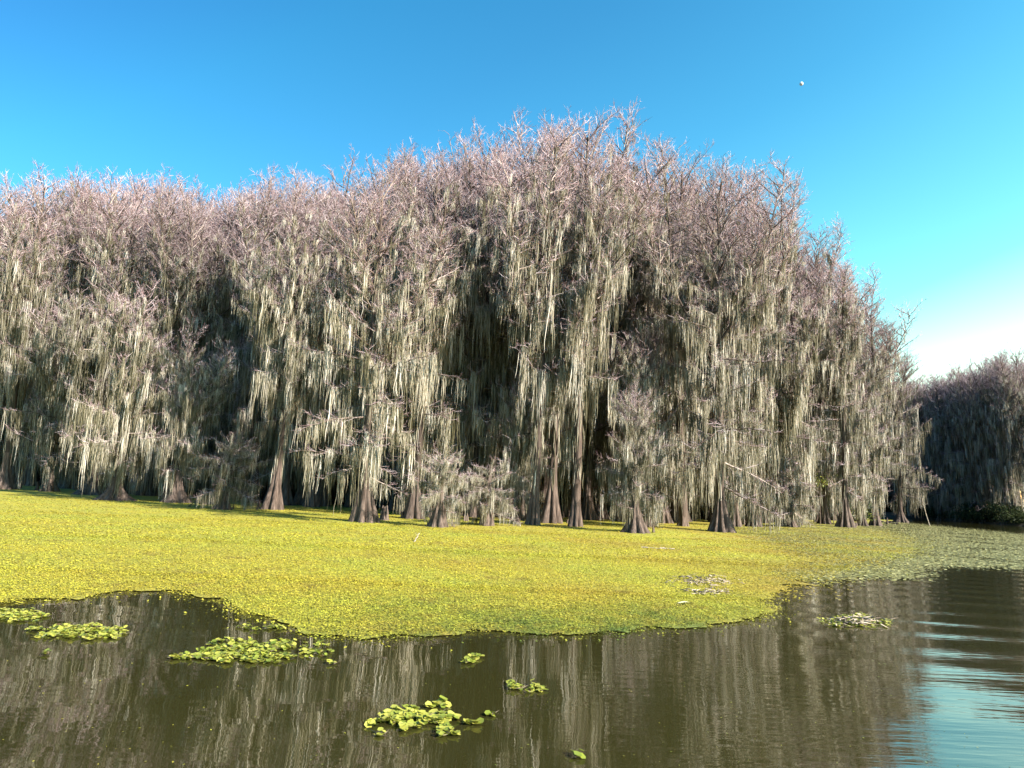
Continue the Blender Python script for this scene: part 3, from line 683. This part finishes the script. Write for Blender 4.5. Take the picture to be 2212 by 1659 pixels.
yy_ = RNG.uniform(4, 14, 900); fl_ = np.column_stack([RNG.uniform(-0.8, 0.75, 900)*yy_, yy_]); sp.add(*leaves('x', fl_[~inside(fl_, poly)], RNG.uniform(0.004, 0.012, (~inside(fl_, poly)).sum()), 0.1, None, z=0.004, zs=0.002))
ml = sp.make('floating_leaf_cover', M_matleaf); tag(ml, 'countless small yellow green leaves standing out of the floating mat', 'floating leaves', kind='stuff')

# thin patchy lily pads on the right
m, n, l, bs = node_mat('pads'); at = n.new('ShaderNodeAttribute'); at.attribute_name = 'tint'; r = n.new('ShaderNodeValToRGB'); el = r.color_ramp.elements
el.new(0.5)
for e, (p_, c_) in zip(el, [(0, (0.08, 0.08, 0.022)), (0.6, (0.22, 0.205, 0.055)), (1, (0.46, 0.42, 0.18))]): e.position = p_; e.color = (*c_, 1)
l.new(at.outputs['Fac'], r.inputs[0]); l.new(r.outputs[0], bs.inputs['Base Color']); bs.inputs['Roughness'].default_value = 0.55
M_pad = m
PADR = np.array([ground(a, b) for a, b in [(1560, 1139), (1650, 1165), (1780, 1215), (1700, 1232), (1690, 1262), (1790, 1254), (1850, 1246), (1960, 1252), (1985, 1226), (2212, 1228), (2500, 1240), (2600, 1180), (2212, 1155), (1998, 1134), (1930, 1126), (1850, 1128)]])
y = RNG.uniform(13, 75, 520000)**1.0; x = RNG.uniform(0.2, 1.0, len(y))*y; p = np.column_stack([x, y]); q = p+RNG.normal(0, 0.02*y[:, None], p.shape); p = p[inside(q, PADR)]
gx = np.sin(p[:, 0]*1.1+np.sin(p[:, 1]*0.7)*2)+np.sin(p[:, 1]*0.9+p[:, 0]*0.35); keep = (gx+RNG.normal(0, 1.0, len(p)) > -1.3); p = p[keep][:190000]
V, F, t_ = leaves('x', p, RNG.uniform(0.025, 0.08, len(p)), 0.06, None, z=0.016, zs=0.006)
pads = build('lily_pads', V, [F], M_pad, None, t_); tag(pads, 'thin grey green cover of flat pads and weed with water showing through, on the right', 'lily pads', kind='stuff')

# ---------------------------------------------------------------- floating patches in the open water
def patch(cx, cy, hw, hh, n, label, group=None, size=(0.016, 0.034), name='floating_plant_patch', tl=0.0, seed=1, sat=4):
    """cx, cy centre, hw, hh half extents in photo units"""
    r = np.random.default_rng(seed); x0, y0 = ground(cx, cy)
    nb = max(2, int(n/24)); cb = []
    for _ in range(nb):
        a = r.uniform(0, 6.28); q = r.uniform(0, 0.9)**0.6; cb.append((cx+hw*q*math.cos(a), cy+hh*q*math.sin(a), r.uniform(0.3, 1)))
    pts = []
    wx = (hw/FP*y0)*0.085+0.035; wy = wx*0.9
    for _ in range(n):
        b = cb[int(r.integers(0, nb))]; g = ground(b[0], b[1]); pts.append((g[0]+r.normal(0, wx*b[2]), g[1]+r.normal(0, wy*b[2])))
    pts = np.array(pts)-np.array([x0, y0])
    nr_ = max(1, len(pts)//6); ro = pts[:nr_][np.arange(len(pts)) % nr_]; aa = r.uniform(0, 6.28, len(pts)); pts = ro+np.column_stack([np.cos(aa), np.sin(aa)])*r.uniform(0.01, 0.04, (len(pts), 1))
    root = empty(name, (x0, y0, 0))
    d = np.exp(-((pts/np.array([wx*3, wy*3]))**2).sum(1))
    V, F, t_ = leaves('x', pts, r.uniform(*size, len(pts)), 0.3, None, z=0.008, zs=0.012, hexa=True, tint=np.clip(r.normal(0.62+tl, 0.25, len(pts)), 0, 1))
    build('leaves', V, [F], M_hya, root, t_)
    # dark root tuft just below the waterline
    k = max(3, n//12); A = np.column_stack([pts[:k], np.full(k, 0.01)]); V, F, s = spikes(A, A+np.column_stack([r.normal(0, 0.05, k), r.normal(0, 0.05, k), np.full(k, 0.03)]), np.full(k, 0.004))
    build('stalks', V, [F], M_wood, root, np.full(len(V), 0.2))
    tag(root, label, 'plant patch', group)
patch(50, 1330, 70, 12, 700, 'yellow green floating patch touching the left border, close below the mat', seed=2, tl=.1)
patch(175, 1367, 130, 16, 900, 'long flat floating patch on the left, lowest one near the left border', seed=3, tl=.1)
patch(575, 1357, 52, 4, 130, 'thin strip of floating leaves just below the notch of the mat', seed=4)
patch(560, 1408, 150, 26, 1300, 'large irregular floating patch left of centre', seed=5)
patch(430, 1424, 58, 7, 260, 'narrow yellow tail of floating leaves left of the large patch', seed=15, tl=.1)
patch(1035, 1425, 36, 9, 90, 'small floating patch in open water below the middle of the mat', seed=6)
patch(1134, 1487, 36, 11, 110, 'small flat floating patch right of and above the bright nearest patch', seed=7)
patch(922, 1550, 100, 30, 420, 'bright round leaved patch nearest the camera at the bottom centre', seed=8, tl=.1, size=(0.024, 0.046))
patch(960, 1590, 30, 8, 60, 'little tuft trailing below the nearest bright patch', seed=9)
for i, (a, b, lab) in enumerate([(826, 1586, 'single yellow floating sprig left of the nearest patch'), (1071, 1548, 'tiny floating sprig right of the nearest patch'), (1246, 1633, 'tiny yellow floating sprig near the bottom edge'), (716, 1437, 'lone floating sprig at the right tip of the large patch'), (105, 1412, 'lone floating sprig below the long left patch')]):
    patch(a, b, 8, 2.5, 9, lab, seed=20+i, name='floating_sprig')
patch(1840, 1343, 85, 16, 800, 'loose thin raft of weed and bits floating on the right', seed=11, tl=.2, size=(0.012, 0.03))

# ---------------------------------------------------------------- stumps, knees, logs, litter
def knee(px, py, hpx, wpx, label, group=None, name='cypress_knee', seed=0):
    x, y = ground(px, py); d = math.hypot(x, y); h = hpx/FP*d; rb = wpx/2/FP*d; r = np.random.default_rng(seed)
    root = empty(name, (x, y, 0)); b = buttress(rb, rb*0.35, h, root, seed, k=5); b.name = 'cone'
    me = b.data; nn = 54; top = len(me.vertices)-nn     # closed, broken top
    bm = bmesh.new(); bm.from_mesh(me); bm.verts.ensure_lookup_table()
    for i in range(top, top+nn): bm.verts[i].co.z += r.uniform(-0.12, 0.12)*h
    bm.faces.new([bm.verts[i] for i in range(top, top+nn)]); bm.to_mesh(me); bm.free()
    for k in range(int(r.integers(2, 5))):
        a = r.uniform(0, 6.28); rr = rb*0.6
        s1 = Soup(); p0 = np.array([math.cos(a)*rr, math.sin(a)*rr, 0.0]); ln = np.array([[p0, p0+[0, 0, h*0.5], p0*0.8+[0, 0, h*r.uniform(0.8, 1.15)]]]); Vv, Qq, s = tubes(ln, np.array([[rb*0.35, rb*0.22, rb*0.05]]), 7); s1.add(Vv, Qq)
        s1.make('spire', M_bark, root, smooth=True)
    tag(root, label, 'tree stump' if name == 'cypress_stump' else 'cypress knee', group)
knee(831, 1124, 30, 26, 'broken pale stump with splintered top beside the largest front base', name='cypress_stump', seed=31)
knee(456, 1089, 24, 12, 'pale pointed knee in shade left of the short mossy cypress', seed=32)
knee(440, 1090, 12, 22, 'dark low stump under the pale pointed knee', name='cypress_stump', seed=33)
knee(260+2, 1081, 14, 9, 'little black knee beside the wide low dark base', seed=34)
knee(925, 1138, 14, 10, 'small dark knee at the left foot of the low spreading cypress', seed=35)
knee(868, 1120, 18, 12, 'small knee left of the sunlit fluted base', seed=36)
knee(1352, 1150, 13, 14, 'low pale knee at the left foot of the bright ribbed base', seed=37)
knee(1412, 1137, 16, 14, 'dark knee right of the bright ribbed base', seed=38)
knee(1640, 1138, 16, 9, 'pale knee between the splayed roots on the right', seed=39)
knee(1006, 1126, 16, 14, 'dark small stump between the two low cypresses', name='cypress_stump', seed=40)
kn = 0
for (kd, pi, bx, by, ty, hw, hb, lab) in FRONT:
    for _ in range(int(RNG.integers(0, 3))):
        kx = bx+RNG.choice([-1, 1])*(hw*1.0+RNG.uniform(3, 16)); knee(kx, by-RNG.uniform(-1, 5), RNG.uniform(6, 17), RNG.uniform(5, 10), 'small brown knee poking out of the mat beside the front trunks', 'knees beside the front trunks', seed=200+kn); kn += 1
def log(px0, py0, px1, py1, r, label, z=0.08, name='fallen_log', z1=None):
    a = np.array([*ground(px0, py0), z]); b = np.array([*ground(px1, py1), z if z1 is None else z1]); c = a
    L = np.linalg.norm(b-a); t = np.linspace(0, 1, 9)[:, None]; ln = (b-a)*t+np.zeros(3)+RNG.normal(0, 0.012*L, (9, 3))*np.array([1, 1, 0.3])
    s1 = Soup(); Vv, Qq, s = tubes(ln[None], (r*np.linspace(1, 0.55, 9)*RNG.uniform(0.85, 1.15, 9))[None], 8); s1.add(Vv, Qq, np.full(len(Vv), 0.7))
    for k in range(3):
        q, dd = lerp_line(ln, RNG.uniform(0.2, 0.9)); tw_ = wander(q, dd/np.linalg.norm(dd)+RNG.normal(0, 0.6, 3)*[1, 1, .5], L*0.15, 4, 0.15, 0.05); Vv, Qq, s = tubes(tw_[None], np.array([[r*.4, r*.3, r*.2, r*.08]]), 5); s1.add(Vv, Qq, np.full(len(Vv), 0.7))
    o = s1.make(name, M_wood, None, smooth=True); o.location = c; tag(o, label, 'log' if name == 'fallen_log' else 'stick'); return o
log(1903, 1128, 1945, 1133, 0.09, 'pale thin log lying on the water at the right end of the grove')
log(1000+128, 1083, 1000+175, 1086, 0.0+0.10, 'log among the deep trunks in the centre', z=0.3)
log(722-10, 1079, 760, 1084, 0.12, 'weathered log behind the pale narrow trunk left of centre', z=0.35)
log(790+5, 1086, 850, 1092, 0.10, 'weathered log resting behind the broken stump', z=0.3)
log(380, 1066, 470, 1064, 0.12, 'pale fallen log in the shade at the left, behind the black barrel base', z=0.3)
log(1920, 1115, 1942, 1117, 0.12, 'whitish log end at the shore of the channel', z=0.25)
g_ = ground(2010, 1137)
s1 = Soup(); ln = np.array([[0, 0, -0.2], [-0.25, 0.1, 0.9], [-0.45, 0.2, 2.0], [-0.62, 0.25, 3.1]]); Vv, Qq, s = tubes(ln[None], np.array([[.045, .04, .03, .018]]), 6); s1.add(Vv, Qq, np.full(len(Vv), 0.7))
for k in range(4):
    q, dd = lerp_line(ln, RNG.uniform(0.4, 0.95)); tw_ = wander(q, np.array([RNG.normal(0, 1), 0, 0.8]), 0.5, 4, 0.15, 0.05); Vv, Qq, s = tubes(tw_[None], np.array([[.015, .012, .01, .004]]), 4); s1.add(Vv, Qq)
o = s1.make('leaning_branch', M_wood); o.location = (g_[0], g_[1], 0); tag(o, 'thin bare branch leaning out of the channel at the right end of the grove', 'branch')
log(1385, 1184, 1430, 1187, 0.02, 'brown stick lying on the mat below the ribbed base', z=0.03, name='floating_stick')
log(1425, 1186, 1458, 1188, 0.03, 'short dark stick right of the longer brown one on the mat', z=0.03, name='floating_stick')
log(893, 1172, 905, 1166, 0.02, 'small forked twig standing up from the mat left of centre', z=0.0, name='floating_stick', z1=0.22)
def litter(px, py, wpx, label, col, lift=0.03, name='fallen_leaf', asp=0.4):
    x, y = ground(px, py); d = math.hypot(x, y); w_ = wpx/FP*d/2
    K = 9; t = np.linspace(-1, 1, K); wd = (1-t**2)**0.7*asp*w_; up = 0.06*w_*np.cos(t*3)+0.02
    V = np.concatenate([np.column_stack([t*w_, wd, up+0.15*wd]), np.column_stack([t*w_, 0*t, up-0.0*wd]), np.column_stack([t*w_, -wd, up+0.25*wd])]); V[:, 2] += lift-0.02
    i = np.arange(K-1); F = np.concatenate([np.stack([i, i+1, i+1+K, i+K], 1), np.stack([i+K, i+K+1, i+1+2*K, i+2*K], 1)])
    m_ = bpy.data.materials.new('dry_leaf'); m_.use_nodes = True; m_.node_tree.nodes['Principled BSDF'].inputs['Base Color'].default_value = (*col, 1)
    nt_ = m_.node_tree; nz_ = nt_.nodes.new('ShaderNodeTexNoise'); nz_.inputs['Scale'].default_value = 30; b_ = nt_.nodes.new('ShaderNodeBump'); b_.inputs['Distance'].default_value = 0.01
    nt_.links.new(nz_.outputs[0], b_.inputs['Height']); nt_.links.new(b_.outputs[0], nt_.nodes['Principled BSDF'].inputs['Normal'])
    o = build(name, V, [F], m_, None, np.full(len(V), 0.5)); o.location = (x, y, 0); o.rotation_euler = (0, 0, RNG.uniform(-0.2, 0.2)); tag(o, label, 'leaf')
litter(1481, 1309, 36, 'large pale yellow leaf lying on the mat at the right', (0.75, 0.72, 0.42), 0.05)
litter(1397, 1205, 14, 'curled brown leaf on the mat below the ribbed base', (0.18, 0.08, 0.03), 0.05)
litter(1830, 1225, 16, 'dark green curled leaf near the edge of the mat at right', (0.03, 0.07, 0.02), 0.06)
# dead plant litter patches
def debris(px, py, hw, hh, n, label):
    x0, y0 = ground(px, py); s1 = Soup(); A = []
    for _ in range(n):
        a = ground(px+RNG.normal(0, hw/2), py+RNG.normal(0, hh/2)); A.append((a[0]-x0, a[1]-y0, 0.02+RNG.uniform(0, 0.04)))
    A = np.array(A); B = A+RNG.normal(0, 1, (n, 3))*np.array([0.09, 0.07, 0.02]); V, F, s = spikes(A, B, RNG.uniform(0.006, 0.018, n)); s1.add(V, F, RNG.uniform(0, 1, n)[s])
    o = s1.make('dead_plant_litter', M_wood); o.location = (x0, y0, 0); tag(o, label, 'plant litter')
debris(1520, 1258, 60, 12, 260, 'upper scatter of brown dead plant bits on the mat at right')
debris(1530, 1283, 50, 7, 120, 'lower scatter of brown dead plant bits on the mat at right')
debris(1850, 1345, 60, 10, 120, 'dead bits caught in the loose raft on the right')

# ---------------------------------------------------------------- pine crown peeking in at the top left, and the moon
x, y = ground(-205, 1062); hp = height_at(x, y, 350)
root = empty('pine_tree', (x, y, 0)); st = np.array([wander(np.array([0, 0, -0.1]), np.array([0.0, 0, 1.0]), hp, 12, 0.01, 0)])
s1 = Soup(); Vv, Qq, s = tubes(st, np.linspace(0.35, 0.04, 12)[None], 9, flat=True); s1.add(Vv, Qq)
bl = []
for i in range(46):
    t = 0.6+0.4*i/46; p, _ = lerp_line(st[0], t); a = i*2.4; L = (1-t)*7+0.6; bl.append(wander(p, np.array([math.cos(a), math.sin(a), 0.35]), L, 5, 0.08, 0.03))
bl = np.array(bl); Vv, Qq, s = tubes(bl, np.full((len(bl), 1), 0.05)*np.array([[1, .8, .6, .4, .2]]), 4); s1.add(Vv, Qq); s1.make('trunk', M_bark, root)
nn = 16000; k = RNG.integers(0, len(bl), nn); f = RNG.integers(2, 5, nn); c = bl[k, f]+RNG.normal(0, 0.28, (nn, 3)); D = RNG.normal(0, 1, (nn, 3)); D /= np.linalg.norm(D, axis=1, keepdims=True)
V, F, s = spikes(c, c+D*0.22, np.full(nn, 0.008)); build('crown', V, [F], M_pine, root, RNG.uniform(0, 1, nn)[s])
tag(root, 'dark green pine crown showing at the top left border', 'pine tree')
v = Fv + (1731-CX)/FP*Rc - (181-CY)/FP*Uc; v /= np.linalg.norm(v); D_ = 2000.0
bm = bmesh.new(); bmesh.ops.create_uvsphere(bm, u_segments=32, v_segments=16, radius=4.6)
me = bpy.data.meshes.new('moon'); bm.to_mesh(me); bm.free(); me.polygons.foreach_set('use_smooth', [True]*len(me.polygons))
m, n, l, bs = node_mat('moon_rock'); t = n.new('ShaderNodeTexNoise'); t.inputs['Scale'].default_value = 0.3; r = n.new('ShaderNodeValToRGB')
tc = n.new('ShaderNodeTexCoord'); l.new(tc.outputs['Object'], t.inputs[0])
r.color_ramp.elements[0].color = (0.5, 0.5, 0.5, 1); r.color_ramp.elements[1].color = (0.9, 0.9, 0.88, 1); l.new(t.outputs[0], r.inputs[0]); l.new(r.outputs[0], bs.inputs['Base Color']); bs.inputs['Roughness'].default_value = 1
me.materials.append(m); o = bpy.data.objects.new('moon', me); C.objects.link(o); o.location = Vector(v*D_)+Vector((0, 0, CH)); tag(o, 'tiny pale daytime moon in the upper right of the blue sky', 'moon')
